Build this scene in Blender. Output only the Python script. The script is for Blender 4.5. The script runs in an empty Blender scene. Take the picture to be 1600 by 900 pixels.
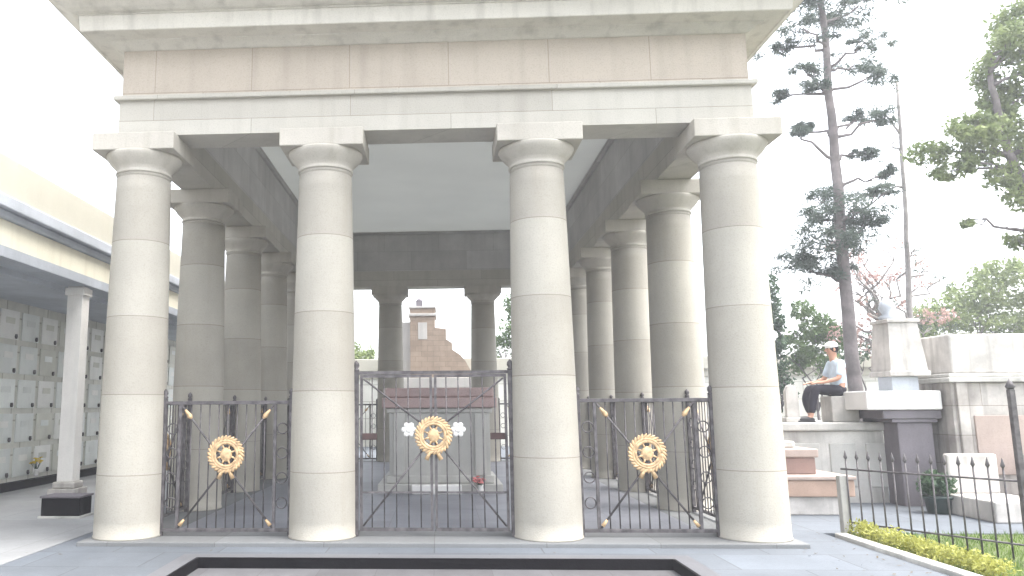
import bpy, bmesh, math, random
from mathutils import Vector, Matrix, noise as mnoise
random.seed(7)
R = math.radians
PI = math.pi
scene = bpy.context.scene
COL = scene.collection

# ------------------------------------------------------------------ helpers
def link(o, parent=None):
    COL.objects.link(o)
    if parent: o.parent = parent
    return o

def tag(o, label=None, cat=None, group=None, kind=None):
    if label: o['label'] = label
    if cat: o['category'] = cat
    if group: o['group'] = group
    if kind: o['kind'] = kind
    return o

def empty(name, loc, label, cat, group=None, rz=0):
    o = bpy.data.objects.new(name, None)
    o.empty_display_size = .2
    o.location = loc; o.rotation_euler = (0, 0, rz)
    link(o)
    return tag(o, label, cat, group)

def copy_tree(o, parent=None):
    c = o.copy(); COL.objects.link(c)
    if parent: c.parent = parent
    for ch in list(o.children): copy_tree(ch, c)
    return c

class MB:
    def __init__(s): s.bm = bmesh.new()
    def box(s, x0, x1, y0, y1, z0, z1, bev=0.0, seg=2, M=None):
        r = bmesh.ops.create_cube(s.bm, size=1.0)
        vs = r['verts']
        for v in vs:
            v.co = Vector(((x0+x1)/2+v.co.x*(x1-x0), (y0+y1)/2+v.co.y*(y1-y0), (z0+z1)/2+v.co.z*(z1-z0)))
        if M: bmesh.ops.transform(s.bm, matrix=M, verts=vs)
        if bev:
            es = list({e for v in vs for e in v.link_edges})
            bmesh.ops.bevel(s.bm, geom=es, offset=bev, segments=seg, affect='EDGES', profile=.5)
        return s
    def lathe(s, prof, n=40, c=(0, 0, 0), cap=True):
        rings = []
        for r, z in prof:
            rings.append([s.bm.verts.new((c[0]+r*math.cos(2*PI*k/n), c[1]+r*math.sin(2*PI*k/n), c[2]+z)) for k in range(n)])
        for a, b in zip(rings, rings[1:]):
            for k in range(n):
                f = s.bm.faces.new((a[k], a[(k+1) % n], b[(k+1) % n], b[k])); f.smooth = True
        if cap:
            s.bm.faces.new(list(reversed(rings[0]))); s.bm.faces.new(rings[-1])
        return s
    def tube(s, pts, rad, n=8, cap=True):
        pts = [Vector(p) for p in pts]
        rr = rad if isinstance(rad, (list, tuple)) else [rad]*len(pts)
        rings = []; up = Vector((0.13, 0.27, 1)).normalized()
        for i, p in enumerate(pts):
            t = (pts[min(i+1, len(pts)-1)]-pts[max(i-1, 0)]).normalized()
            a = t.cross(up)
            if a.length < .1: a = t.cross(Vector((1, 0, 0)))
            a.normalize(); b = a.cross(t)
            rings.append([s.bm.verts.new(p+rr[i]*(a*math.cos(2*PI*k/n)+b*math.sin(2*PI*k/n))) for k in range(n)])
        for a, b in zip(rings, rings[1:]):
            for k in range(n):
                f = s.bm.faces.new((a[k], a[(k+1) % n], b[(k+1) % n], b[k])); f.smooth = True
        if cap:
            s.bm.faces.new(list(reversed(rings[0]))); s.bm.faces.new(rings[-1])
        return s
    def ball(s, c, r, u=14, v=10, M=None):
        rad = r if isinstance(r, (tuple, list)) else (r, r, r)
        res = bmesh.ops.create_uvsphere(s.bm, u_segments=u, v_segments=v, radius=1)
        for vv in res['verts']:
            co = Vector((vv.co.x*rad[0], vv.co.y*rad[1], vv.co.z*rad[2]))
            if M: co = M @ co
            vv.co = co+Vector(c)
        for vv in res['verts']:
            for f in vv.link_faces: f.smooth = True
        return s
    def ringsweep(s, x0, x1, y0, y1, prof):
        """closed profile (offset outward, z) swept round a rectangle"""
        loops = []
        for q, z in prof:
            loops.append([s.bm.verts.new(p) for p in ((x0-q, y0-q, z), (x1+q, y0-q, z), (x1+q, y1+q, z), (x0-q, y1+q, z))])
        for a, b in zip(loops, loops[1:]+loops[:1]):
            for k in range(4):
                s.bm.faces.new((a[k], a[(k+1) % 4], b[(k+1) % 4], b[k]))
        return s
    def prism(s, poly, y0, y1):
        """polygon in (x, z) extruded along y"""
        a = [s.bm.verts.new((x, y0, z)) for x, z in poly]; b = [s.bm.verts.new((x, y1, z)) for x, z in poly]
        s.bm.faces.new(a); s.bm.faces.new(list(reversed(b)))
        n = len(poly)
        for k in range(n): s.bm.faces.new((a[(k+1) % n], a[k], b[k], b[(k+1) % n]))
        return s
    def build(s, name, mat, parent=None, loc=None, recalc=True):
        if recalc: bmesh.ops.recalc_face_normals(s.bm, faces=s.bm.faces)
        me = bpy.data.meshes.new(name); s.bm.to_mesh(me); s.bm.free()
        me.materials.append(mat)
        o = bpy.data.objects.new(name, me); link(o, parent)
        if loc: o.location = loc
        return o

# ------------------------------------------------------------------ materials
def base_mat(name):
    m = bpy.data.materials.new(name); m.use_nodes = True
    nt = m.node_tree; nt.nodes.clear()
    out = nt.nodes.new('ShaderNodeOutputMaterial'); b = nt.nodes.new('ShaderNodeBsdfPrincipled')
    nt.links.new(b.outputs[0], out.inputs[0])
    return m, nt, b
def N(nt, t, **kw):
    n = nt.nodes.new(t)
    for k, v in kw.items(): setattr(n, k, v)
    return n
def ramp(nt, src, p0, p1, c0=(0, 0, 0, 1), c1=(1, 1, 1, 1)):
    r = N(nt, 'ShaderNodeValToRGB'); r.color_ramp.elements[0].position = p0; r.color_ramp.elements[1].position = p1
    r.color_ramp.elements[0].color = c0; r.color_ramp.elements[1].color = c1
    nt.links.new(src, r.inputs[0]); return r.outputs[0]
def mix(nt, fac, a, b, mode='MIX'):
    m = N(nt, 'ShaderNodeMix', data_type='RGBA', blend_type=mode)
    if isinstance(fac, (int, float)): m.inputs[0].default_value = fac
    else: nt.links.new(fac, m.inputs[0])
    for s, v in ((m.inputs[6], a), (m.inputs[7], b)):
        if isinstance(v, tuple): s.default_value = (*v[:3], 1)
        else: nt.links.new(v, s)
    return m.outputs[2]

def stone(name, col, dark=.72, rough=.85, scale=1.0, joints=None, streak=.35, stain=None, spec=.25, bump=.25, speck=.12):
    """weathered stone: cloudy tone, vertical run-off streaks, fine grain, optional joints"""
    m, nt, b = base_mat(name); L = nt.links
    tc = N(nt, 'ShaderNodeTexCoord'); oi = N(nt, 'ShaderNodeObjectInfo')
    off = N(nt, 'ShaderNodeVectorMath', operation='SCALE'); off.inputs[0].default_value = (37, 51, 23); L.new(oi.outputs['Random'], off.inputs[3])
    add = N(nt, 'ShaderNodeVectorMath', operation='ADD'); L.new(tc.outputs['Object'], add.inputs[0]); L.new(off.outputs[0], add.inputs[1])
    n1 = N(nt, 'ShaderNodeTexNoise'); n1.inputs['Scale'].default_value = 1.1*scale; n1.inputs['Detail'].default_value = 9; n1.inputs['Roughness'].default_value = .62
    L.new(add.outputs[0], n1.inputs[0])
    dk = tuple(c*dark for c in col)
    c = mix(nt, ramp(nt, n1.outputs[0], .38, .68), dk, col)
    mp = N(nt, 'ShaderNodeMapping'); mp.inputs['Scale'].default_value = (5*scale, 5*scale, .35*scale); L.new(add.outputs[0], mp.inputs[0])
    n2 = N(nt, 'ShaderNodeTexNoise'); n2.inputs['Scale'].default_value = 1; n2.inputs['Detail'].default_value = 6; L.new(mp.outputs[0], n2.inputs[0])
    sm = N(nt, 'ShaderNodeMath', operation='MULTIPLY'); L.new(ramp(nt, n2.outputs[0], .5, .78), sm.inputs[0]); sm.inputs[1].default_value = streak
    st = stain or tuple(k*.55 for k in col)
    c = mix(nt, sm.outputs[0], c, st)
    n3 = N(nt, 'ShaderNodeTexNoise'); n3.inputs['Scale'].default_value = 60*scale; n3.inputs['Detail'].default_value = 4; L.new(add.outputs[0], n3.inputs[0])
    s3 = N(nt, 'ShaderNodeMath', operation='MULTIPLY'); L.new(ramp(nt, n3.outputs[0], .5, .8), s3.inputs[0]); s3.inputs[1].default_value = speck*3
    c = mix(nt, s3.outputs[0], c, tuple(k*.5 for k in col))
    hgt = n3.outputs[0]
    if joints:
        kind, w, h, mort = joints
        sx = N(nt, 'ShaderNodeSeparateXYZ'); L.new(tc.outputs['Object'], sx.inputs[0])
        cb = N(nt, 'ShaderNodeCombineXYZ')
        if kind == 'wall':
            a = N(nt, 'ShaderNodeMath', operation='ADD'); L.new(sx.outputs[0], a.inputs[0]); L.new(sx.outputs[1], a.inputs[1])
            L.new(a.outputs[0], cb.inputs[0]); L.new(sx.outputs[2], cb.inputs[1])
        elif kind == 'drum':
            cb.inputs[0].default_value = .31; za = N(nt, 'ShaderNodeMath', operation='MULTIPLY_ADD'); L.new(oi.outputs['Random'], za.inputs[0]); za.inputs[1].default_value = .22; L.new(sx.outputs[2], za.inputs[2]); L.new(za.outputs[0], cb.inputs[1])
        else:
            L.new(sx.outputs[0], cb.inputs[0]); L.new(sx.outputs[1], cb.inputs[1])
        br = N(nt, 'ShaderNodeTexBrick'); br.inputs['Scale'].default_value = 1; br.inputs['Brick Width'].default_value = w
        br.inputs['Row Height'].default_value = h; br.inputs['Mortar Size'].default_value = mort; br.inputs['Mortar Smooth'].default_value = .4
        br.inputs['Color1'].default_value = (1, 1, 1, 1); br.inputs['Color2'].default_value = (.86, .85, .84, 1); br.inputs['Mortar'].default_value = (.62, .60, .57, 1)
        if kind == 'floor': br.offset = 0 if w == h else .5
        L.new(cb.outputs[0], br.inputs[0])
        c = mix(nt, 1.0, c, br.outputs[0], 'MULTIPLY')
        inv = N(nt, 'ShaderNodeMath', operation='MULTIPLY_ADD'); L.new(br.outputs['Fac'], inv.inputs[0]); inv.inputs[1].default_value = -1.5; L.new(hgt, inv.inputs[2])
        hgt = inv.outputs[0]
    L.new(c, b.inputs['Base Color'])
    b.inputs['Roughness'].default_value = rough; b.inputs['Specular IOR Level'].default_value = spec
    bp = N(nt, 'ShaderNodeBump'); bp.inputs['Strength'].default_value = bump; bp.inputs['Distance'].default_value = .01
    L.new(hgt, bp.inputs['Height']); L.new(bp.outputs[0], b.inputs['Normal'])
    return m

def plain(name, col, rough=.5, metal=0.0, vary=.25, scale=6, spec=.4):
    m, nt, b = base_mat(name); L = nt.links
    tc = N(nt, 'ShaderNodeTexCoord'); n1 = N(nt, 'ShaderNodeTexNoise'); n1.inputs['Scale'].default_value = scale; n1.inputs['Detail'].default_value = 6
    L.new(tc.outputs['Object'], n1.inputs[0])
    c = mix(nt, ramp(nt, n1.outputs[0], .35, .7), tuple(k*(1-vary) for k in col), tuple(min(1, k*(1+vary*.4)) for k in col))
    L.new(c, b.inputs['Base Color']); b.inputs['Roughness'].default_value = rough; b.inputs['Metallic'].default_value = metal
    b.inputs['Specular IOR Level'].default_value = spec
    return m

def leafmat(name, c0, c1, trans=.35):
    m = bpy.data.materials.new(name); m.use_nodes = True; nt = m.node_tree; nt.nodes.clear(); L = nt.links
    out = N(nt, 'ShaderNodeOutputMaterial'); d = N(nt, 'ShaderNodeBsdfPrincipled'); t = N(nt, 'ShaderNodeBsdfTranslucent'); mx = N(nt, 'ShaderNodeMixShader')
    tc = N(nt, 'ShaderNodeTexCoord'); n1 = N(nt, 'ShaderNodeTexNoise'); n1.inputs['Scale'].default_value = 1.7; n1.inputs['Detail'].default_value = 5; L.new(tc.outputs['Object'], n1.inputs[0])
    n2 = N(nt, 'ShaderNodeTexNoise'); n2.inputs['Scale'].default_value = 23; L.new(tc.outputs['Object'], n2.inputs[0])
    ad = N(nt, 'ShaderNodeMath', operation='MULTIPLY_ADD'); L.new(n2.outputs[0], ad.inputs[0]); ad.inputs[1].default_value = .7; 
    sb = N(nt, 'ShaderNodeMath', operation='ADD'); L.new(n1.outputs[0], sb.inputs[0]); sb.inputs[1].default_value = -.35; L.new(sb.outputs[0], ad.inputs[2])
    c = mix(nt, ramp(nt, ad.outputs[0], .3, .72), c0, c1)
    L.new(c, d.inputs['Base Color']); d.inputs['Roughness'].default_value = .55; d.inputs['Specular IOR Level'].default_value = .3
    L.new(c, t.inputs[0]); mx.inputs[0].default_value = trans
    L.new(d.outputs[0], mx.inputs[1]); L.new(t.outputs[0], mx.inputs[2]); L.new(mx.outputs[0], out.inputs[0])
    return m

def frosted(name, col):
    m = bpy.data.materials.new(name); m.use_nodes = True; nt = m.node_tree; nt.nodes.clear(); L = nt.links
    out = N(nt, 'ShaderNodeOutputMaterial'); d = N(nt, 'ShaderNodeBsdfDiffuse'); t = N(nt, 'ShaderNodeBsdfTranslucent'); mx = N(nt, 'ShaderNodeMixShader')
    tc = N(nt, 'ShaderNodeTexCoord'); n1 = N(nt, 'ShaderNodeTexNoise'); n1.inputs['Scale'].default_value = .8; n1.inputs['Detail'].default_value = 6; L.new(tc.outputs['Object'], n1.inputs[0])
    c = mix(nt, ramp(nt, n1.outputs[0], .3, .7), tuple(k*.93 for k in col), col)
    L.new(c, d.inputs[0]); L.new(c, t.inputs[0]); mx.inputs[0].default_value = TRANS
    L.new(d.outputs[0], mx.inputs[1]); L.new(t.outputs[0], mx.inputs[2]); L.new(mx.outputs[0], out.inputs[0]); return m
TRANS = .30
M = {}
LIME = (.43, .408, .355)
M['column'] = stone('column_limestone', LIME, dark=.86, streak=.28, stain=(.32, .285, .225), joints=('drum', 50, .96, .006), bump=.3)
M['capital'] = stone('capital_limestone', (0.483, 0.454, 0.398), dark=.86, streak=.4, stain=(.23, .20, .15))
M['architrave'] = stone('architrave_limestone', (.495, .472, .415), dark=.9, streak=.3, stain=(.26, .24, .205), joints=('wall', 2.55, 1.3, .005))
M['frieze'] = stone('frieze_sandstone', (.51, .45, .375), dark=.9, streak=.35, stain=(.30, .26, .21), joints=('wall', 1.27, .62, .006))
M['cornice'] = stone('cornice_limestone', (.60, .57, .50), dark=.86, streak=.5, stain=(.21, .19, .165))
M['inner'] = stone('inner_plaster', (0.568, 0.554, 0.532), dark=.8, streak=.3, joints=('wall', 1.6, .55, .004))
M['ceiling'] = stone('ceiling_plaster', (.82, .83, .81), dark=.96, streak=0, bump=.08, speck=.03)
M['added_skylight'] = frosted('added_frosted_ceiling', (.62, .63, .61))  # translucent ceiling, made up to pass sky light downwards
M['roof'] = stone('roof_lead', (.3, .3, .29), dark=.8)
M['stylobate'] = stone('stylobate_stone', (0.199, 0.206, 0.209), dark=.88, streak=.1, joints=('floor', 1.27, 1.27, .005))
M['slate'] = stone('slate_floor', (0.204, 0.213, 0.245), dark=.75, streak=0, rough=.5, joints=('floor', .6, .6, .004), spec=.4)
M['paving'] = stone('paving_stone', (0.150, 0.169, 0.193), dark=.75, streak=0, rough=.75, scale=.7, joints=('floor', 1.2, .8, .009), bump=.25)
M['pathstone'] = stone('path_concrete', (0.329, 0.339, 0.347), dark=.8, streak=0, rough=.8, scale=.7, joints=('floor', 1.6, 1.6, .005), bump=.12)
M['border'] = stone('border_stone', (0.133, 0.135, 0.145), dark=.85, streak=0, rough=.6)
M['darkgranite'] = stone('dark_granite', (.006, .005, .007), dark=.7, streak=.1, rough=.7, speck=.25, spec=.1)
M['gravel'] = stone('pit_floor_stone', (0.121, 0.121, 0.128), dark=.8, streak=0, scale=2, joints=('floor', .6, .6, .004))
M['earth'] = stone('ground_concrete', (.24, .235, .22), dark=.75, streak=0, scale=.3)
M['iron'] = plain('painted_iron', (0.121, 0.111, 0.114), rough=.55, metal=.2, vary=.5, scale=14)
M['lockiron'] = plain('rusty_iron', (.07, .04, .038), rough=.7, vary=.5)
M['gold'] = plain('gilded_bronze', (0.653, 0.454, 0.256), rough=.5, metal=.15, vary=.4, scale=18)
M['redgranite'] = stone('red_granite', (0.412, 0.298, 0.284), dark=.75, streak=.15, rough=.35, speck=.3, spec=.45, bump=.05)
M['greymarble'] = stone('grey_marble', (0.483, 0.476, 0.447), dark=.75, streak=.3, rough=.45, spec=.4, bump=.05)
M['marble'] = stone('white_marble', (.74, .73, .71), dark=.88, streak=.12, rough=.5, bump=.05, speck=.03)
M['cream'] = stone('cream_render', (.88, .84, .69), dark=.95, streak=.25, stain=(.45, .39, .27), bump=.1)
M['creamwhite'] = stone('pale_cream_render', (0.469, 0.454, 0.383), dark=.92, streak=.25, stain=(.4, .37, .29), bump=.1)
M['greyrender'] = stone('grey_render', (.76, .76, .69), dark=.8, streak=.3, joints=('wall', .8, .68, .02))
M['bluegrey'] = stone('bluegrey_stone_and_shade', (0.511, 0.545, 0.596), dark=.8, streak=.2)  # stone tone on the obelisk; painted shade on the niche building
M['pier'] = stone('pier_stone', (0.781, 0.760, 0.724), dark=.85, streak=.3)
for i, c in enumerate(((.82, .85, .82), (.74, .77, .74), (.86, .86, .82), (.66, .66, .58))):
    M['niche%d' % i] = stone('niche_slab_tone', c, dark=.85, streak=.25, rough=.4, spec=.45, bump=.04)
M['tombgrey'] = stone('mossy_grey_stone', (0.596, 0.582, 0.547), dark=.6, streak=.55, stain=(.12, .115, .10))
M['pinkstone'] = stone('pink_stone', (.42, .34, .30), dark=.8, streak=.3)
M['terracotta'] = stone('terracotta_stone', (0.426, 0.305, 0.241), dark=.68, streak=.35)
M['brownstone'] = stone('brown_stone', (0.312, 0.213, 0.185), dark=.72, streak=.35)
M['palestone'] = stone('pale_tomb_stone', (0.568, 0.532, 0.497), dark=.55, streak=.85, stain=(.16, .145, .13), scale=1.6, joints=('wall', .9, .45, .008))
M['palewhite'] = stone('weathered_white_stone', (0.625, 0.596, 0.561), dark=.6, streak=.75, stain=(.20, .185, .165), scale=1.5)
M['purplestone'] = stone('dark_violet_stone', (0.185, 0.170, 0.185), dark=.7, streak=.4)
M['church'] = stone('church_tezontle', (0.355, 0.277, 0.213), dark=.72, streak=.4, scale=.8, joints=('wall', .9, .4, .015))
M['churchpale'] = stone('church_pale_stone', (.45, .43, .40), dark=.8, streak=.4, scale=.4)
M['glass'] = plain('window_dark', (.03, .035, .045), rough=.2, vary=.2)
M['bark'] = stone('bark', (0.241, 0.213, 0.206), dark=.5, streak=.7, scale=2.5, bump=.8)
M['palebark'] = stone('pale_bark', (0.383, 0.355, 0.334), dark=.6, streak=.6, scale=2.5, bump=.7)
M['pine'] = leafmat('pine_needles', (.065, .095, .075), (.12, .15, .115), .45)
M['green'] = leafmat('broad_leaves', (.055, .10, .035), (.14, .21, .07))
M['lime'] = leafmat('lime_leaves', (.13, .18, .065), (.27, .32, .13))
M['darkgreen'] = leafmat('dark_leaves', (.03, .065, .035), (.075, .13, .06))
M['yellowleaf'] = leafmat('yellow_leaves', (.26, .27, .06), (.46, .46, .13))
M['pinkleaf'] = leafmat('pink_bracts', (.36, .22, .20), (.50, .36, .31))
M['grass'] = leafmat('grass_blades', (.07, .14, .03), (.19, .27, .06))
M['soil'] = stone('lawn_soil', (.11, .14, .05), dark=.6, streak=0, scale=2)
M['pot'] = plain('dark_green_pot', (.03, .05, .045), rough=.5)
M['skin'] = plain('skin', (0.511, 0.284, 0.199), rough=.55, vary=.08)
M['shirt'] = plain('pale_blue_cloth', (0.596, 0.696, 0.809), rough=.9, vary=.15, scale=9)
M['trousers'] = plain('dark_trouser_cloth', (.028, .026, .036), rough=.9, vary=.2, scale=9)
M['cap'] = plain('white_cloth', (.78, .78, .76), rough=.9, vary=.06)
M['hair'] = plain('black_hair', (.015, .012, .012), rough=.5)
M['shoe'] = plain('black_shoe', (.02, .02, .022), rough=.45)
M['flower_y'] = plain('yellow_petals', (.75, .55, .06), rough=.7)
M['flower_r'] = plain('pink_petals', (.6, .2, .2), rough=.7)
M['lampglass'] = plain('lamp_glass', (.7, .7, .66), rough=.3, vary=.05)

# ------------------------------------------------------------------ temple
A, B, LEN = 2.3926, 2.709, 12.966
XS = [-A-B/2, -B/2, B/2, A+B/2]
W = 4.01; YF, YB = -.27, LEN+.27
temple = empty('mausoleum', (0, 0, 0), 'open pale stone mausoleum like a Greek temple with plain round columns, filling the middle', 'mausoleum')
YO = .40
MB().box(-4.18, 4.18, -.46, LEN+.46, -.28, 0, bev=.012).build('stylobate', M['stylobate'], temple)
MB().box(-3.28, 3.28, .45, LEN-.45, -.1, .006).build('floor', M['slate'], temple)

def column_parts():
    m = MB(); prof = [(.41, 0), (.41, .02)]
    for i in range(0, 25):
        t = i/24; r = .402-.063*(t**1.55); prof.append((r, .021+t*4.44))
    prof += [(.332, 4.462), (.332, 4.475), (.337, 4.478), (.337, 4.52)]
    m.lathe(prof, 56)
    col = m.build('column', M['column'], temple)
    c = MB()
    c.lathe([(.338, 4.515), (.353, 4.52), (.353, 4.542), (.341, 4.547), (.343, 4.575), (.375, 4.615), (.425, 4.665), (.462, 4.715), (.478, 4.75), (.476, 4.772)], 56)
    c.box(-.525, .525, -.43, .43, 4.770, 4.997, bev=.012)
    c.build('capital', M['capital'], col)
    return col
col0 = column_parts()
spots = [(x, 0) for x in XS]+[(x, LEN) for x in XS]+[(x, LEN*k/5) for x in (XS[0], XS[3]) for k in (1, 2, 3, 4)]
for i, (x, y) in enumerate(spots):
    c = col0 if i == 0 else copy_tree(col0, temple)
    c.location = (x, y, 0); c.rotation_euler.z = random.choice((0, PI)) 

def ring(x0, x1, y0, y1, th, z0, z1):
    return MB().ringsweep(x0, x1, y0, y1, [(0, z0), (0, z1), (-th, z1), (-th, z0)])
ring(-W, W, YF, YB, .53, 5.0, 5.47).build('architrave', M['architrave'], temple)
MB().ringsweep(-W, W, YF, YB, [(.002, 5.47), (.055, 5.472), (.06, 5.485), (.06, 5.52), (.05, 5.53), (-.1, 5.532), (-.1, 5.47)]).build('taenia', M['architrave'], temple)
ring(-W+.02, W-.02, YF+.02, YB-.02, .35, 5.528, 6.18).build('frieze', M['frieze'], temple)
# backing of the frieze, seen from inside
ring(-W+.32, W-.32, YF+.32, YB-.32, .21, 5.472, 6.70).build('inner_beam', M['inner'], temple)
MB().ringsweep(-W+.02, W-.02, YF+.02, YB-.02, [(0, 6.165), (.03, 6.17), (.05, 6.185), (.10, 6.215), (.16, 6.235), (.17, 6.25), (.38, 6.265), (.40, 6.255), (.41, 6.265), (.43, 6.45), (.45, 6.455), (.45, 6.47),
    (.50, 6.475), (.56, 6.50), (.63, 6.54), (.72, 6.585), (.76, 6.595), (.765, 6.655), (.74, 6.665), (-.28, 6.69), (-.28, 6.165)]).build('cornice', M['cornice'], temple)
MB().box(-3.45, 3.45, .29, LEN-.29, 6.63, 6.65).build('added_skylight_panel', M['added_skylight'], temple)  # made-up frosted ceiling, added to brighten itself and the interior
# coffer ribs of the ceiling are plain in the photo: only a shallow perimeter moulding
MB().ringsweep(-3.48, 3.48, .26, LEN-.26, [(0, 6.56), (-.05, 6.565), (-.08, 6.60), (-.09, 6.632), (0, 6.632)]).build('ceiling_moulding', M['inner'], temple)
ring(-4.66, 4.66, -.92, LEN+.92, 1.2, 6.70, 6.86).build('blocking_course', M['cornice'], temple)

# ------------------------------------------------------------------ iron grilles between the columns
def wreath(parent, x, z, r=.17, orn=1.0):
    m = MB()
    pts = [(x+r*math.cos(2*PI*k/28), -.035, z+r*math.sin(2*PI*k/28)) for k in range(29)]
    m.tube(pts, .022, 8)
    for k in range(30):
        a = 2*PI*k/30
        for s in (-1, 1):
            aa = a+.3
            c = Vector((x+(r+s*.03)*math.cos(a), -.045, z+(r+s*.03)*math.sin(a)))
            rot = Matrix.Rotation(-(aa+PI/2+s*.5), 3, 'Y')
            m.ball(c, (.045, .010, .017), 8, 6, rot)
    w = m.build('wreath', M['gold'], parent)
    e = MB()
    e.ball((x, -.035, z), (.075, .028, .085), 14, 10)
    for k in range(8):
        a = PI/4*k+PI/8
        e.tube([(x+.05*math.cos(a), -.035, z+.05*math.sin(a)), (x+.135*math.cos(a), -.035, z+.135*math.sin(a))], [.018, .006], 6)
    e.tube([(x-.03, -.03, z-r), (x-.09, -.03, z-r-.12)], [.02, .028], 6); e.tube([(x+.03, -.03, z-r), (x+.09, -.03, z-r-.12)], [.02, .028], 6)
    e.build('emblem', M['gold'], w)
    return w

def grille(w, h, label, group, cz, post_h, name='iron_grille'):
    """panel centred at x = 0, standing on the floor"""
    root = empty(name, (0, 0, 0), label, 'railing', group)
    hw = w/2
    for s in (-1, 1):
        p = MB(); p.box(s*hw-.026, s*hw+.026, -.026, .026, 0, post_h, bev=.004)
        p.lathe([(.03, 0), (.036, .012), (.02, .03), (.034, .055), (.03, .085), (.004, .115)], 12, (s*hw, 0, post_h))
        p.build('post', M['iron'], root)
        xi = s*(hw-.20)
        MB().box(xi-.018, xi+.018, -.018, .018, .085, h-.02).build('stile', M['iron'], root)
    MB().box(-hw+.026, hw-.026, -.024, .024, h-.022, h+.022, bev=.004).build('top_rail', M['iron'], root)
    MB().box(-hw+.026, hw-.026, -.022, .022, .05, .09, bev=.004).build('bottom_rail', M['iron'], root)
    xi = hw-.218
    n = max(4, int(round(2*xi/.115)))
    for k in range(1, n):
        x = -xi+2*xi*k/n
        MB().tube([(x, .012, .09), (x, .012, h-.022)], .0085, 6).build('bar', M['iron'], root)
    for s in (-1, 1):
        for k in range(1, 5):
            z = .09+(h-.11)*k/5
            pts = [(s*(hw-.108)+.065*math.cos(2*PI*q/16), 0, z+.065*math.sin(2*PI*q/16)) for q in range(17)]
            MB().tube(pts, .008, 6).build('scroll', M['iron'], root)
    for s in (-1, 1):
        d = MB()
        a0 = Vector((s*xi, -.014, .10)); a1 = Vector((-s*xi, -.014, h-.03))
        d.tube([a0, a1], .013, 8)
        sp = d.build('spear', M['iron'], root)
        g = MB(); dr = (a1-a0).normalized()
        g.tube([a1-dr*.22, a1-dr*.17, a1-dr*.03], [.008, .034, .004], 8)
        g.build('spear_tip', M['gold'], sp)
        MB().tube([a0+dr*.03, a0+dr*.12], [.026, .014], 8).build('spear_butt', M['gold'], sp)
    wreath(root, 0, cz)
    return root

GRP = 'iron grilles with gilded wreaths between the mausoleum columns'
fw = A-.80
g1 = grille(fw, 1.60, 'iron grille with gilded wreath in the front bay nearest the niche wall', GRP, .97, 1.66)
g1.location = (-(A+B)/2, 0, 0)
g2 = copy_tree(g1); g2.location = ((A+B)/2, 0, 0); g2['label'] = 'iron grille with gilded wreath in the front bay nearest the picket fence'
# taller gate of the middle bay, two leaves
def gate(w, h):
    root = empty('iron_gate', (0, 0, 0), 'taller iron gate with gilded wreath in the middle front bay before the sarcophagus', 'gate', GRP)
    hw = w/2
    for s in (-1, 1):
        p = MB(); p.box(s*hw-.03, s*hw+.03, -.03, .03, 0, h, bev=.004)
        p.lathe([(.034, 0), (.042, .012), (.022, .03), (.04, .06), (.034, .095), (.004, .13)], 12, (s*hw, 0, h))
        p.build('post', M['iron'], root)
        lf = MB()
        x0, x1 = sorted((s*.012, s*(hw-.05)))
        lf.box(x0, x0+.032, -.016, .016, .06, h-.05); lf.box(x1-.032, x1, -.016, .016, .06, h-.05)
        lf.box(x0+.032, x1-.032, -.015, .015, h-.085, h-.05); lf.box(x0+.032, x1-.032, -.015, .015, .06, .10)
        lf.box(x0+.032, x1-.032, -.013, .013, .50, .525)
        leaf = lf.build('gate_leaf', M['iron'], root)
        for k in range(1, 6):
            x = x0+(x1-x0)*k/6
            MB().tube([(x, 0, .10), (x, 0, h-.085)], .0085, 6).build('bar', M['iron'], leaf)
        MB().tube([(s*(hw-.09), -.012, .12), (s*.10, -.012, 1.05)], .012, 8).build('spear', M['iron'], leaf)
        d = MB(); d.tube([(s*(hw-.09), -.012, h-.10), (s*.10, -.012, 1.3)], .012, 8)
        d.build('spear', M['iron'], leaf)
        MB().box(s*(hw-.17)-.09, s*(hw-.17)+.09, -.04, -.018, 1.14, 1.22, bev=.005).build('lock_plate', M['lockiron'], leaf)
        g = MB(); g.ball((s*.30, -.02, 1.26), (.04, .022, .04)); [g.ball((s*.30+.06*math.cos(PI/3*q), -.015, 1.26+.06*math.sin(PI/3*q)), (.034, .014, .034), 8, 6) for q in range(6)]
        g.build('rosette', M['marble'], leaf)
    MB().box(-hw+.03, hw-.03, -.02, .02, h-.045, h-.005).build('top_rail', M['iron'], root)
    wreath(root, 0, 1.19, .17)
    return root
gate(B-.81, 1.98)
# flanks and rear: same pattern, copied
sw = LEN/5-.82
first = None
NAMES = ['first', 'second', 'third', 'fourth', 'fifth']
for side, xx, word in ((0, XS[0], 'niche wall'), (1, XS[3], 'tombs')):
    for k in range(5):
        lab = '%s iron grille back from the front along the mausoleum side facing the %s' % (NAMES[k], word)
        if first is None:
            g = first = grille(sw, 1.60, lab, GRP, .97, 1.66)
        else:
            g = copy_tree(first); g['label'] = lab
        g.location = (xx, LEN*(k+.5)/5, 0); g.rotation_euler.z = PI/2 if side else -PI/2
for xx, lab in ((-(A+B)/2, 'iron grille in the rear bay on the niche wall side'), ((A+B)/2, 'iron grille in the rear bay on the tomb side'), (0, 'iron grille in the middle rear bay behind the sarcophagus')):
    g = copy_tree(g1); g.location = (xx, LEN, 0); g['label'] = lab
    if xx == 0: g.scale.x = (B-.80)/fw

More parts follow.
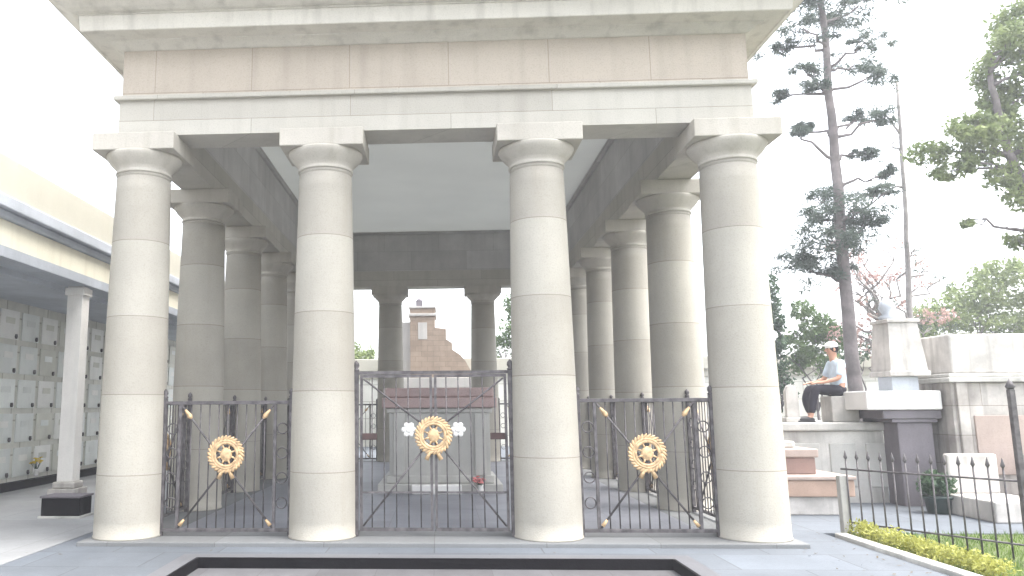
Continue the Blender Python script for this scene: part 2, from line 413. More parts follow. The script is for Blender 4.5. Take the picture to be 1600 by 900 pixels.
# ------------------------------------------------------------------ sarcophagus inside
t = empty('sarcophagus', (.06, 4.73, 0), 'grey marble sarcophagus under a reddish brown slab inside the mausoleum', 'tomb')
MB().box(-1.12, 1.12, -.12, 2.7, .006, .16, bev=.012).build('base_step', M['greymarble'], t)
b = MB(); b.box(-.92, .92, .06, 2.5, .16, 1.42, bev=.01); b.box(-.98, .98, .02, 2.55, .16, .30, bev=.02); b.box(-.97, .97, .02, 2.54, 1.42, 1.51, bev=.02)
b.build('body', M['greymarble'], t)
s_ = MB(); s_.box(-1.05, 1.05, -.04, 2.62, 1.512, 1.70, bev=.02); s_.box(-1.0, 1.0, .0, 2.56, 1.702, 1.88, bev=.03)
s_.build('top_slab', M['redgranite'], t)
for s in (-1, 1): MB().box(s*.74-.1, s*.74+.1, -.005, .1, .30, 1.42, bev=.01).build('pilaster', M['greymarble'], t)
o = MB().box(-.44, .44, 4.36, 4.58, .008, .17, bev=.02).build('marble_plaque', M['marble']); tag(o, 'low white marble plaque lying before the sarcophagus', 'plaque')

def bouquet(loc, mat, label, n=16, vase=True, r=.12, h=.25):
    root = empty('bouquet', loc, label, 'flowers')
    v = MB().lathe([(.045, 0), (.055, .05), (.04, .12), (.05, .15)], 14); v.build('vase', M['marble'], root)
    st = MB(); fl = MB()
    for k in range(n):
        a = random.uniform(0, 2*PI); rr = r*math.sqrt(random.random()); z = h+random.uniform(-.05, .06)-rr*.3
        p = Vector((rr*math.cos(a), rr*math.sin(a), z))
        st.tube([(0, 0, .1), p], .004, 4)
        for q in range(5):
            fl.ball(p+Vector((.018*math.cos(q*1.26), .018*math.sin(q*1.26), random.uniform(-.006, .012))), (.019, .019, .011), 6, 5)
    st.build('stems', M['darkgreen'], root); fl.build('blossoms', mat, root)
    return root
bouquet((.78, 4.52, .006), M['flower_r'], 'bunch of pink flowers in a vase beside the white plaque', r=.13)

# ------------------------------------------------------------------ ground
def struct(name, mb, mat): return tag(mb.build(name, mat), kind='structure')
PX0, PX1, PY0, PY1 = -2.52, 2.48, -6.9, -1.12     # sunken basin
struct('ground', MB().box(-58, 58, -28, 73, -.6, -.30), M['earth'])
pv = MB()
pv.box(-4.45, PX0-.03, -24, 24, -.31, -.05); pv.box(PX1+.03, 4.82, -24, 24, -.31, -.05)
pv.box(PX0-.03, PX1+.03, -24, PY0-.03, -.31, -.05); pv.box(PX0-.03, PX1+.03, PY1+.03, 24, -.31, -.05)
pv.box(4.82, 12, .62, 24, -.31, -.05)
struct('paving', pv, M['paving'])
struct('path', MB().box(-9.4, -4.456, -24, 24, -.31, -.046), M['pathstone'])
basin = empty('sunken_basin', (0, (PY0+PY1)/2, -.05), 'shallow sunken rectangular basin lined with dark granite, in the paving before the steps', 'basin')
dy = (PY1-PY0)/2
MB().ringsweep(PX0, PX1, -dy, dy, [(.03, -.22), (.03, .004), (0, .004), (0, -.22)]).build('lining', M['darkgranite'], basin)
MB().box(PX0, PX1, -dy, dy, -.24, -.105).build('basin_floor', M['gravel'], basin)
bd = MB().ringsweep(PX0, PX1, -dy, dy, [(.03, -.01), (.03, .004), (.22, .004), (.22, -.01)]).build('stone_border', M['border'], basin)

# lawn plot on the right
struct('lawn_ground', MB().box(4.98, 14, -12, .62, -.31, -.06), M['soil'])
o = MB().box(4.825, 4.975, -12, .34, -.31, .0, bev=.015).build('kerb', M['tombgrey']); tag(o, kind='structure')
gr = MB()
for k in range(16000):
    x = 5.0+4.2*random.random()**1.2; y = random.uniform(-4.2, .6); h = random.uniform(.03, .085)
    a = random.uniform(0, 2*PI); w = .005
    p = Vector((x, y, -.065)); d = Vector((math.cos(a), math.sin(a), 0))*w; lean = Vector((random.uniform(-.03, .03), random.uniform(-.03, .03), h))
    f = gr.bm.faces.new([gr.bm.verts.new(v) for v in (p-d, p+d, p+lean)])
tag(gr.build('grass', M['grass'], recalc=False), 'short green grass growing in the fenced plot', 'grass', kind='stuff')

lf = MB()
for k in range(170):
    if random.random() < .7: x, y = 4.75-abs(random.gauss(0, .5)), random.uniform(-4.5, 1.5)
    else: x, y = random.uniform(-7.5, 4.7), random.uniform(-3.5, -.6)
    if y < -1.0 and -2.8 < x < 2.75: continue
    a = random.uniform(0, 2*PI); L0 = random.uniform(.012, .028); d = Vector((math.cos(a), math.sin(a), random.uniform(-.1, .3)))*L0; e = Vector((-math.sin(a), math.cos(a), random.uniform(-.2, .2)))*L0*.45
    p = Vector((x, y, -.037))
    lf.bm.faces.new([lf.bm.verts.new(q) for q in (p-d, p+e, p+d, p-e)])
tag(lf.build('fallen_leaves', plain('dry_leaves', (.10, .07, .03), rough=.8, vary=.6, scale=2), recalc=False), 'small dry leaves scattered on the paving near the lawn kerb', 'leaves', kind='stuff')

# ------------------------------------------------------------------ foliage
def leaves(mb, c, rad, n, size, fill=.35, droop=0, seed=0, thr=-.12, freq=1.3):
    """leaf-sized faces scattered in an ellipsoid, denser in noise clumps"""
    c = Vector(c); k = 0; tries = 0
    while k < n and tries < n*12:
        tries += 1
        v = Vector((random.gauss(0, 1), random.gauss(0, 1), random.gauss(0, 1))).normalized()
        rr = (fill+(1-fill)*random.random()**.6)*random.uniform(.75, 1.08)
        p = c+Vector((v.x*rad[0]*rr, v.y*rad[1]*rr, v.z*rad[2]*rr))
        if mnoise.noise(p*freq+Vector((seed, seed*2, 0))) < thr: continue
        k += 1
        a = Vector((random.gauss(0, 1), random.gauss(0, 1), random.gauss(0, 1)-droop)).normalized()
        b = a.cross(Vector((random.gauss(0, 1), random.gauss(0, 1), random.gauss(0, 1)))).normalized()
        s = size*random.uniform(.6, 1.3)
        mb.bm.faces.new([mb.bm.verts.new(q) for q in (p-a*s, p+b*s*.42-a*s*.1, p+a*s, p-b*s*.42-a*s*.1)])

def needles(mb, c, rad, n, size):
    c = Vector(c)
    subs = [(c+Vector((random.gauss(0, .5)*rad[0], random.gauss(0, .5)*rad[1], random.gauss(0, .5)*rad[2])), random.uniform(.25, .55)) for _ in range(9)]
    for k in range(n):
        sc, f = random.choice(subs)
        p = sc+Vector((random.gauss(0, .5)*rad[0], random.gauss(0, .5)*rad[1], random.gauss(0, .42)*rad[2]))*f
        a = ((p-sc)*2+Vector((random.gauss(0, 1), random.gauss(0, 1), random.gauss(0, 1)-.5))*.25).normalized()
        b = a.cross(Vector((random.gauss(0, 1), random.gauss(0, 1), random.gauss(0, 1)))).normalized()
        s_ = size*random.uniform(.6, 1.4)
        mb.bm.faces.new([mb.bm.verts.new(q) for q in (p-a*s_, p+b*s_*.16, p+a*s_, p-b*s_*.16)])

def limb(mb, p0, p1, r0, r1, wob=.1, n=6):
    p0, p1 = Vector(p0), Vector(p1); L_ = (p1-p0).length
    pts = [p0.lerp(p1, i/n)+(Vector((random.uniform(-1, 1), random.uniform(-1, 1), random.uniform(-.5, .8)))*wob*L_*.3*math.sin(PI*i/n)) for i in range(n+1)]
    mb.tube(pts, [r0+(r1-r0)*i/n for i in range(n+1)], 8)
    return pts

def tree(name, loc, label, cat, trunk_pts, r0, r1, clumps, leafm, barkm, n_per=900, size=.07, group=None, limbs=True, thr=-.1, freq=1.3):
    root = empty(name, loc, label, cat, group)
    tk = MB(); pts = [Vector(p) for p in trunk_pts]
    n = len(pts)
    fine = []
    for i in range(n-1):
        for q in range(5): fine.append(pts[i].lerp(pts[i+1], q/5)+Vector((random.uniform(-1, 1), random.uniform(-1, 1), 0))*r0*.12)
    fine.append(pts[-1])
    tk.tube(fine, [r0+(r1-r0)*(i/(len(fine)-1))**.8 for i in range(len(fine))], 12)
    tr = tk.build('trunk', barkm, root)
    cr = MB()
    for i, (c, rad) in enumerate(clumps):
        c = Vector(c)
        src = min(fine, key=lambda p: (p-c).length+max(0, p.z-c.z+.15)*3)
        if limbs:
            lm = MB(); ends = limb(lm, src, c, r1*.55+.015, .012, .5)
            for q in range(3):
                e = c+Vector((random.uniform(-1, 1)*rad[0], random.uniform(-1, 1)*rad[1], random.uniform(-.5, .8)*rad[2]))*.7
                limb(lm, ends[4], e, .014, .005, .4, 4)
            lm.build('limb', barkm, tr)
        vol = rad[0]*rad[1]*rad[2]
        if leafm is M['pine']: needles(cr, c, [k*1.35 for k in rad], int(n_per*max(.10, vol**.7)), size*1.25)
        else: leaves(cr, c, rad, int(n_per*max(.12, vol**.75)), size, seed=i*3.7+loc[0], thr=thr, freq=freq)
    cr.build('crown', leafm, root, recalc=False)
    return root

# tall sparse conifer
cl = []
def cA(x, z, rx, rz, y=0): cl.append(((x, y, z), (rx, rx*.9, rz)))
T0 = 10.22
for (x, z, rx, rz) in ((9.95, 6.5, .55, .5), (9.65, 5.9, .6, .42), (9.3, 5.45, .55, .32), (10.5, 6.5, .5, .3), (10.75, 6.35, .3, .22), (9.9, 7.15, .4, .3), (9.55, 5.2, .45, .22), (10.3, 5.85, .5, .3), (10.05, 5.3, .3, .22),
                       (11.35, 10.75, .42, .25), (11.75, 10.35, .36, .24), (11.05, 11.0, .3, .2), (9.65, 11.5, .45, .3), (9.2, 11.2, .3, .16), (10.8, 12.0, .6, .3), (11.3, 12.2, .4, .22), (10.1, 12.4, .6, .4), (9.6, 12.5, .5, .3), (10.5, 13.2, .6, .4), (10.2, 14.0, .4, .5),
                       (9.5, 10.3, .3, .14), (9.75, 10.0, .32, .16), (9.2, 9.9, .2, .1), (9.65, 9.0, .18, .14), (9.15, 8.6, .16, .1), (11.15, 9.25, .3, .14), (11.5, 9.05, .26, .18), (10.95, 8.2, .24, .09), (11.45, 7.6, .22, .16), (11.2, 7.1, .4, .07)):
    cA(x-T0, z, rx, rz, random.uniform(-.5, .5))
tree('conifer_tree', (T0, 10, -.3), 'tall sparse conifer with a bare straight trunk and dark tufts, right of the mausoleum', 'tree',
     [(0.05, 0, 0), (-.02, 0, 4), (.03, 0, 8), (.05, 0, 11), (.02, 0, 14.3)], .19, .06, cl, M['pine'], M['bark'], n_per=6500, size=.065, thr=-.12, freq=2.2)
# slender pale tree beside it
cl = [((.2, .1, 3.1), (.45, .4, .3)), ((.55, 0, 3.9), (.35, .3, .16)), ((.75, 0, 5.5), (.3, .25, .16)), ((1.0, .1, 5.15), (.28, .25, .12)), ((-.45, 0, 4.6), (.4, .3, .14)), ((.4, 0, 6.0), (.3, .3, .1)), ((-.3, .2, 7.9), (.25, .2, .14)), ((.1, 0, 9.2), (.3, .3, .3)), ((-.1, 0, 10.1), (.4, .4, .4)), ((.2, 0, 10.9), (.3, .3, .4))]
tree('slender_tree', (12.8, 12, -.3), 'slender pale trunked tree with a few thin leaf tufts, next to the tall conifer', 'tree',
     [(0, 0, 0), (.05, 0, 4), (.25, 0, 7), (.4, 0, 10.9)], .11, .04, cl, M['pine'], M['palebark'], n_per=1000, size=.055)
# pink flowering tree
cl = [((random.uniform(-1.3, 1.3), random.uniform(-.9, .9), 4.2+random.uniform(-.9, 2.4)), (.42, .4, .3)) for _ in range(26)]
tree('flowering_tree', (12.9, 13.4, -.3), 'bare limbed tree with a thin veil of pink flowers behind the obelisk', 'tree', [(0, 0, 0), (.1, 0, 2.2), (0, .1, 4.2)], .13, .06, cl, M['pinkleaf'], M['palebark'], n_per=700, size=.055)
# light green tree at the right edge
cl = []
for (x, z, rx, rz) in ((12.2, 7.9, .6, .35), (12.75, 8.3, .7, .4), (13.2, 7.9, .6, .4), (12.5, 7.4, .45, .25), (13.5, 8.4, .5, .35), (13.6, 7.2, .45, .35), (13.9, 6.7, .5, .4), (14.0, 9.9, .7, .6), (14.4, 9.2, .8, .5), (14.6, 10.6, .8, .7), (13.75, 9.2, .4, .3), (14.5, 7.9, .7, .5),
                       (14.9, 6.9, .8, .6), (15.4, 8.2, 1, .8), (15.5, 9.8, 1, .9), (15.8, 6.6, .9, .7), (15.0, 11.3, .9, .7), (13.6, 6.0, .25, .2), (14.2, 5.8, .35, .3), (13.0, 8.5, .5, .35), (12.9, 7.5, .4, .3), (13.9, 10.6, .5, .45), (14.2, 8.5, .6, .45), (14.3, 7.2, .5, .4), (12.6, 6.1, .2, .12)):
    cl.append(((x-15.2, random.uniform(-.6, .6), z), (rx, rx*.9, rz)))
tree('broadleaf_tree', (15.2, 9, -.3), 'leaning broadleaf tree with loose yellow green foliage hanging in from the right edge', 'tree',
     [(0, 0, 0), (-.3, 0, 3.2), (-.9, 0, 5.8), (-1.4, .1, 8.2), (-1.6, 0, 9.8)], .22, .06, cl, M['lime'], M['bark'], n_per=2600, size=.08)
# shrubs and trees beyond the perimeter wall
def bush(name, loc, label, clumps, leafm, n_per=1400, size=.085, cat='shrub', group=None):
    return tree(name, loc, label, cat, [(0, 0, 0), (.05, 0, .8), (0, .05, 1.6)], .09, .04, clumps, leafm, M['bark'], n_per, size, group)
bush('shrub', (10.75, 15.6, -.3), 'narrow dark green shrub growing right behind the last column', [((0, 0, 2 + .6*k), (.55-.05*k, .5, .5)) for k in range(7)], M['darkgreen'], 1900)
bush('shrub', (12.2, 16.2, -.3), 'rounded mid green shrub in front of the cream wall', [((-.6, 0, 3.6), (.7, .6, .6)), ((.1, 0, 4.3), (.8, .7, .6)), ((.6, 0, 3.9), (.6, .6, .55)), ((0, 0, 3.2), (.9, .7, .6)), ((-.3, 0, 4.9), (.5, .5, .35))], M['green'], 1900)
bush('shrub', (7.2, 26, -.3), 'green tree top showing over the cream wall between the flank columns', [((-1.2, 0, 4.6), (1, .8, .8)), ((0, 0, 5.4), (1.2, .9, .9)), ((1.3, 0, 4.7), (1, .8, .8)), ((.3, 0, 6.5), (.9, .8, .6))], M['green'], 1300, .11, 'tree')
bush('shrub', (3.0, 26, -.3), 'small green tree over the cream wall beside the stepped monument', [((-.4, 0, 4.3), (.55, .6, .8)), ((.3, 0, 5.2), (.8, .7, 1)), ((.5, 0, 6.4), (.6, .6, .7)), ((1.0, 0, 4.4), (.8, .7, .8))], M['green'], 1300, .1, 'tree')
bush('shrub', (-3.3, 26, -.3), 'low pale green tree over the cream wall seen left of the stepped monument', [((0, 0, 4.0), (.9, .7, .6)), ((-.8, 0, 4.4), (.7, .6, .6))], M['lime'], 1200, .1, 'tree')
bush('shrub', (18.6, 19, -.3), 'broad bright green tree crown above the pale tomb wall', [((-1.6, 0, 4.3), (1, .9, .7)), ((-.5, 0, 4.9), (1.1, 1, .8)), ((.7, 0, 5.6), (1.2, 1, .8)), ((1.9, 0, 6.2), (1.3, 1.1, .9)), ((1.0, 0, 4.4), (1.5, 1.1, .8)), ((2.6, 0, 5.0), (1.2, 1, .8))], M['lime'], 1300, .1, 'tree')
bush('shrub', (15.2, 18.5, -.3), 'dull green shrub half hidden behind the obelisk shaft', [((-.6, 0, 3.6), (.7, .6, .5)), ((.4, 0, 4.0), (.7, .6, .5)), ((1.1, 0, 3.4), (.6, .6, .5)), ((-1.3, 0, 3.2), (.6, .6, .5))], M['darkgreen'], 1100)

# ------------------------------------------------------------------ perimeter wall + church beyond
pw = empty('perimeter_wall', (0, 22, -.3), 'long cream topped boundary wall at the far end of the cemetery', 'wall')
MB().box(-24, 40, 0, .5, 0, 2.95).build('panel_wall', M['greyrender'], pw)
m = MB(); m.box(-24, 40, -.08, .58, 2.95, 3.25, bev=.02); m.box(-24, 40, -.22, .72, 3.25, 3.75, bev=.03); m.build('coping', M['creamwhite'], pw)
for k in range(-6, 10):
    MB().box(k*4-.18, k*4+.18, -.1, .1, 0, 2.949).build('pilaster', M['creamwhite'], pw)
ch = empty('stepped_monument', (.05, 20.2, .61), 'tan brown stone monument with a stepped outline seen through the middle of the mausoleum', 'monument'); ch.scale = (.505, .505, .505)
MB().prism([(-2.2, 0), (-2.2, 9.3), (-.3, 9.3), (-.3, 7.8), (.55, 7.7), (.55, 6.9), (1.0, 6.6), (1.0, 6.1), (1.6, 5.7), (2.0, 5.2), (2.7, 3.9), (2.7, 0)], 0, 3).build('stepped_body', M['church'], ch)
m = MB(); m.box(-2.32, -.18, -.15, 3.15, 8.7, 8.9, bev=.03); m.box(-2.3, -.2, -.1, 3.1, 9.3, 9.45, bev=.03); m.build('cornice', M['churchpale'], ch)
m = MB(); m.box(-1.75, -1.25, .4, 1.2, 9.45, 9.9); m.lathe([(.3, 9.9), (.22, 10.05), (.02, 10.25)], 12, (-1.5, .8, 0)); m.build('finial', M['purplestone'], ch)
MB().box(-2.9, 2.9, -1.2, 3.2, -1.9, 3.95, bev=.04).build('plinth', M['churchpale'], ch)
MB().box(-1.6, -.9, -.03, .3, 6.9, 8.2, bev=.03).build('panel', M['churchpale'], ch)
MB().box(-3.0, -2.203, .5, 3, 0, 8.3, bev=.03).build('buttress', M['churchpale'], ch)

# ------------------------------------------------------------------ niche building on the left
nb = empty('niche_building', (-6.5, 0, -.05), 'long cream columbarium with a flat roofed arcade and rows of grey burial niches', 'columbarium')
Y0, Y1 = -6, 21.5
MB().box(-2.5, -1.95, Y0, Y1, 0, 4.0).build('niche_wall', M['greyrender'], nb)
m = MB(); m.box(-.32, .12, Y0, Y1, 3.83, 4.0, bev=.01); m.build('beam', M['bluegrey'], nb)  # shade under the roof is put into this blue-grey colour
m = MB(); m.box(-2.45, -.32, Y0, Y1, 3.72, 3.82); m.build('soffit', M['bluegrey'], nb)  # blue-grey colour stands in for the shaded underside
MB().box(-.36, .10, Y0, Y1, 4.002, 4.40, bev=.01).build('fascia', M['cream'], nb)
m = MB(); m.box(-2.5, .17, Y0, Y1, 4.402, 4.52, bev=.02); m.box(-2.5, .25, Y0, Y1, 4.522, 4.72, bev=.02); m.build('cornice', M['bluegrey'], nb)  # shadow band below the parapet painted in as blue-grey
MB().box(-.5, .14, Y0, Y1, 4.722, 5.36, bev=.02).build('parapet', M['creamwhite'], nb)
MB().box(-2.5, -.5, Y0, Y1, 4.722, 5.0).build('roof', M['roof'], nb)
MB().box(-2.0, -1.80, Y0, Y1, 0, .16, bev=.01).build('base_kerb', M['darkgranite'], nb)
pier = None
for k in range(7):
    y = 4.35+3.7*(k-2)
    if pier is None:
        m = MB(); m.box(-.145, .145, -.145, .145, .30, 3.83, bev=.01); m.box(-.18, .18, -.18, .18, 3.66, 3.80, bev=.01)
        pier = m.build('pier', M['pier'], nb)
        m = MB(); m.box(-.25, .25, -.25, .25, 0, .18, bev=.01); m.box(-.20, .20, -.20, .20, .18, .30, bev=.03); m.build('pier_base', M['palewhite'], pier)
        p = pier
    else: p = copy_tree(pier, nb)
    p.location = (-.13, y, 0)
protos = []
for i in range(4):
    m = MB(); m.box(0, .03, -.33, .33, -.285, .285, bev=.008); o = m.build('niche_slab', M['niche%d' % i], nb)
    m = MB(); m.box(.03, .036, -.16, .16, .02, .14); m.build('plate', M['niche%d' % ((i+1) % 4)], o)
    m = MB(); m.lathe([(.02, 0), (.03, .04), (.024, .09)], 10, (.055, .2, -.27)); m.build('vase_ring', M['iron'], o)
    protos.append([o, False])
for c in range(19):
    for r_ in range(5):
        q = random.choice(protos)
        if q[1]: o = copy_tree(q[0], nb)
        else: o = q[0]; q[1] = True
        o.location = (-1.949, 1.3+.79*c, .17+.36+.68*r_)
        if r_ == 0 and c == 5: o.location.x = -1.95
bouquet((-8.28, 6.35, .16), M['flower_y'], 'small bunch of yellow flowers at the foot of the niche wall', r=.12, h=.35)
o = empty('stone_block', (-5.5, 2.0, -.05), 'low dark granite planter block standing on the paving by the niche building', 'planter')
MB().box(-.29, .29, -.2, .2, .03, .29, bev=.012).build('body', M['darkgranite'], o)
MB().box(-.32, .32, -.23, .23, 0, .035, bev=.008).build('foot', M['tombgrey'], o)
MB().box(-.31, .31, -.22, .22, .292, .32, bev=.008).build('rim', M['purplestone'], o)
lp = empty('street_lamp', (-5.55, 13.5, -.05), 'black lamp post with a small lantern seen between the left columns', 'lamp')
MB().lathe([(.11, 0), (.11, .1), (.06, .25), (.035, .6), (.03, 3.2), (.05, 3.25), (.02, 3.3)], 14).build('pole', M['iron'], lp)
MB().lathe([(.07, 3.3), (.12, 3.55)], 8).build('lantern', M['lampglass'], lp)
MB().lathe([(.15, 3.55), (.08, 3.68), (.01, 3.78)], 8).build('lantern_cap', M['iron'], lp)

# ------------------------------------------------------------------ tombs on the right
rt = empty('stepped_tomb', (5.45, 2.2, -.05), 'low stepped tomb of reddish brown slabs on a pale plinth beside the last column', 'tomb')
MB().box(-.75, .52, .05, 2.3, 0, .26, bev=.015).build('plinth', M['palewhite'], rt)
MB().box(-.80, .60, -.02, 2.36, .262, .50, bev=.015).build('lower_slab', M['terracotta'], rt)
MB().box(-.82, .62, -.05, 2.38, .502, .555, bev=.012).build('lip', M['pinkstone'], rt)
MB().box(-.80, .22, .30, 2.2, .557, .80, bev=.015).build('upper_slab', M['brownstone'], rt)
MB().box(-.80, .26, .26, 2.24, .802, .93, bev=.02).build('top_lip', M['pinkstone'], rt)
MB().box(-.78, .05, .55, 2.0, .932, 1.03, bev=.02).build('headrest', M['tombgrey'], rt)

gt = empty('grey_tomb', (6.5, 3.7, -.3), 'wide mossy grey stone tomb with a flat top, under the seated person', 'tomb')
MB().box(-1.45, .85, 0, 1.6, 0, 1.40, bev=.02).build('body', M['tombgrey'], gt)
MB().box(-1.52, .92, -.07, 1.67, 1.402, 1.54, bev=.025).build('top_slab', M['tombgrey'], gt)
for k in range(4): MB().box(-1.2+k*.58, -1.2+k*.58+.42, -.02, .03, .5, 1.2, bev=.01).build('panel', M['greymarble'], gt)
TOP = 1.24
hs = empty('headstone', (6.02, 3.95, TOP), 'small pale lilac grey headstone on the grey tomb beside the sitter\'s feet', 'headstone')
MB().prism([(-.10, .08), (-.10, .52), (-.06, .60), (0, .63), (.06, .60), (.10, .52), (.10, .08)], -.05, .05).build('stone', M['palewhite'], hs)
MB().box(-.15, .15, -.1, .1, 0, .078, bev=.01).build('foot', M['palewhite'], hs)
sb = MB().box(6.62, 7.06, 3.82, 4.22, TOP, TOP+.43, bev=.02).build('stone_block', M['palewhite']); tag(sb, 'square pale stone block on the grey tomb that the person sits on', 'block')

mo = empty('obelisk_monument', (7.6, 3.2, -.3), 'pale tapering obelisk on a white slab over a dark pedestal', 'monument')
MB().box(-.27, .27, .05, .48, 0, 1.54, bev=.015).build('pedestal', M['purplestone'], mo)
m = MB(); m.box(-.50, .40, .0, 1.15, 1.60, 1.74, bev=.015); m.box(-.36, .34, .02, .9, 1.542, 1.598, bev=.01); m.build('bed_mould', M['purplestone'], mo)
MB().box(-.76, .40, -.05, 1.2, 1.742, 2.04, bev=.02).build('white_slab', M['marble'], mo)
MB().box(-.26, .16, .1, .5, 2.042, 2.27, bev=.01).build('plinth', M['bluegrey'], mo)
m = MB()
m.box(-.33, .31, .0, .62, 2.272, 2.36, bev=.015)
for (z0, z1, h0, h1) in ((2.362, 3.14, .29, .23),):
    vs0 = [m.bm.verts.new((x*h0-.01, y*h0+.31, z0)) for x, y in ((-1, -1), (1, -1), (1, 1), (-1, 1))]
    vs1 = [m.bm.verts.new((x*h1-.01, y*h1+.31, z1)) for x, y in ((-1, -1), (1, -1), (1, 1), (-1, 1))]
    for k in range(4): m.bm.faces.new((vs0[k], vs0[(k+1) % 4], vs1[(k+1) % 4], vs1[k]))
    m.bm.faces.new(vs0); m.bm.faces.new(vs1)
m.box(-.27, .25, .05, .57, 3.142, 3.2, bev=.01)
m.build('shaft', M['palewhite'], mo)
m = MB(); m.lathe([(.12, 3.2), (.15, 3.25), (.08, 3.3), (.13, 3.4), (.10, 3.5), (.02, 3.58)], 16, (-.1, .31, 0)); m.build('finial', M['bluegrey'], mo)

pt = empty('potted_plant', (7.35, 2.45, -.05), 'dark pot with a drooping green plant at the foot of the obelisk', 'plant')
MB().lathe([(.13, 0), (.15, .02), (.17, .2), (.2, .22), (.2, .25), (.17, .25)], 20).build('pot', M['pot'], pt)
m = MB(); leaves(m, (0, 0, .42), (.27, .25, .2), 500, .05, seed=2, thr=-.4); m.build('foliage', M['darkgreen'], pt, recalc=False)

# pale mausoleum with a ledge at the right edge
pm = empty('chapel_tomb', (8.05, 3.0, -.3), 'pale weathered stone chapel tomb with a projecting ledge at the right edge', 'tomb')
MB().box(0, 3.6, 0, 1.70, 0, 2.16, bev=.015).build('wall', M['palestone'], pm)
m = MB(); m.box(-.06, 3.7, -.08, 1.78, 2.162, 2.24, bev=.015); m.box(-.03, 3.66, -.04, 1.75, 2.242, 2.30, bev=.015); m.build('ledge', M['tombgrey'], pm)
MB().box(.12, 3.5, .1, 1.60, 2.302, 2.93, bev=.03).build('attic', M['palewhite'], pm)
for k in range(3): MB().box(.30+k*1.15, 1.1+k*1.15, -.025, .02, .75, 1.65, bev=.01).build('panel', M['pinkstone' if k == 0 else 'palewhite'], pm)
for k in range(4): MB().box(.06+k*1.15, .22+k*1.15, -.05, .02, .3, 2.16, bev=.01).build('pilaster', M['palestone'], pm)
MB().box(-.05, 3.66, -.12, 1.80, 0, .30, bev=.02).build('base', M['palestone'], pm)
# low white graves in the plot in front of it
for i, (x, y, lab) in enumerate(((7.9, 1.55, 'low white grave slab before the chapel tomb, left of its twin'), (9.0, 1.5, 'low white grave slab at the right edge before the chapel tomb'))):
    g = empty('grave', (x, y, -.05), lab, 'grave', 'low white graves by the chapel tomb')
    MB().box(-.42, .42, -.1, 1.1, 0, .28, bev=.02).build('slab', M['palewhite'], g)
    MB().box(-.36, .36, .9, 1.02, .282, .85, bev=.03).build('headstone', M['palewhite'], g)

# picket fence along the lawn
fe = empty('picket_fence', (5.06, .52, -.06), 'thin dark iron picket fence along the small lawn', 'fence')
p0, p1 = Vector((0, 0, 0)), Vector((1.25, -2.05, 0)); nP = 17
pk = None
for k in range(nP):
    p = p0.lerp(p1, (k+.5)/nP)
    if pk is None:
        m = MB(); m.tube([(0, 0, 0), (0, 0, .92)], .0095, 6); m.tube([(0, 0, .92), (0, 0, .945), (0, 0, 1.03)], [.008, .022, .002], 6)
        pk = m.build('picket', M['iron'], fe); o = pk
    else:
        o = pk.copy(); COL.objects.link(o); o.parent = fe
    o.location = p
dv = (p1-p0).normalized()
for z in (.16, .80): MB().tube([p0+Vector((0, 0, z)), p1+Vector((0, 0, z))], .012, 6).build('rail', M['iron'], fe)
q = p0+Vector((0, 0, 0)); m = MB(); m.box(q.x-.05, q.x+.05, q.y-.05, q.y+.05, 0, .72, bev=.008); m.build('end_post', M['tombgrey'], fe)
q = p0.lerp(p1, .80); m = MB(); m.box(q.x-.028, q.x+.028, q.y-.028, q.y+.028, 0, 1.74, bev=.005); m.lathe([(.03, 0), (.045, .03), (.03, .06), (.003, .11)], 12, (q.x, q.y, 1.74)); m.build('tall_post', M['iron'], fe)

# clipped yellow border plants
hd = empty('yellow_hedge', (5.12, -.86, -.06), 'low strip of yellow leaved border plants along the paving edge', 'hedge')
m = MB()
for k in range(26):
    y = -1.15+2.35*k/25
    leaves(m, (random.uniform(-.04, .06), y, random.uniform(.08, .13)), (.15, .12, .11), 130, .026, seed=k, thr=-.5)
m.build('foliage', M['yellowleaf'], hd, recalc=False)

# ------------------------------------------------------------------ seated person
def skin_mesh(name, verts, edges, radii, mat, parent, sub=2):
    me = bpy.data.meshes.new(name); me.from_pydata([tuple(v) for v in verts], edges, [])
    o = bpy.data.objects.new(name, me); COL.objects.link(o)
    md = o.modifiers.new('skin', 'SKIN'); md.use_smooth_shade = True
    for i, r in enumerate(radii):
        sv = me.skin_vertices[0].data[i]; sv.radius = r if isinstance(r, tuple) else (r, r); sv.use_root = (i == 0)
    s = o.modifiers.new('sub', 'SUBSURF'); s.levels = sub; s.render_levels = sub
    dg = bpy.context.evaluated_depsgraph_get(); ev = o.evaluated_get(dg)
    m2 = bpy.data.meshes.new_from_object(ev); COL.objects.unlink(o); bpy.data.objects.remove(o)
    m2.materials.clear(); m2.materials.append(mat)
    for p in m2.polygons: p.use_smooth = True
    o2 = bpy.data.objects.new(name, m2); link(o2, parent); return o2
pe = empty('person', (6.84, 4.0, TOP), 'person in a white cap, pale blue shirt and dark trousers sitting on a stone block', 'person')
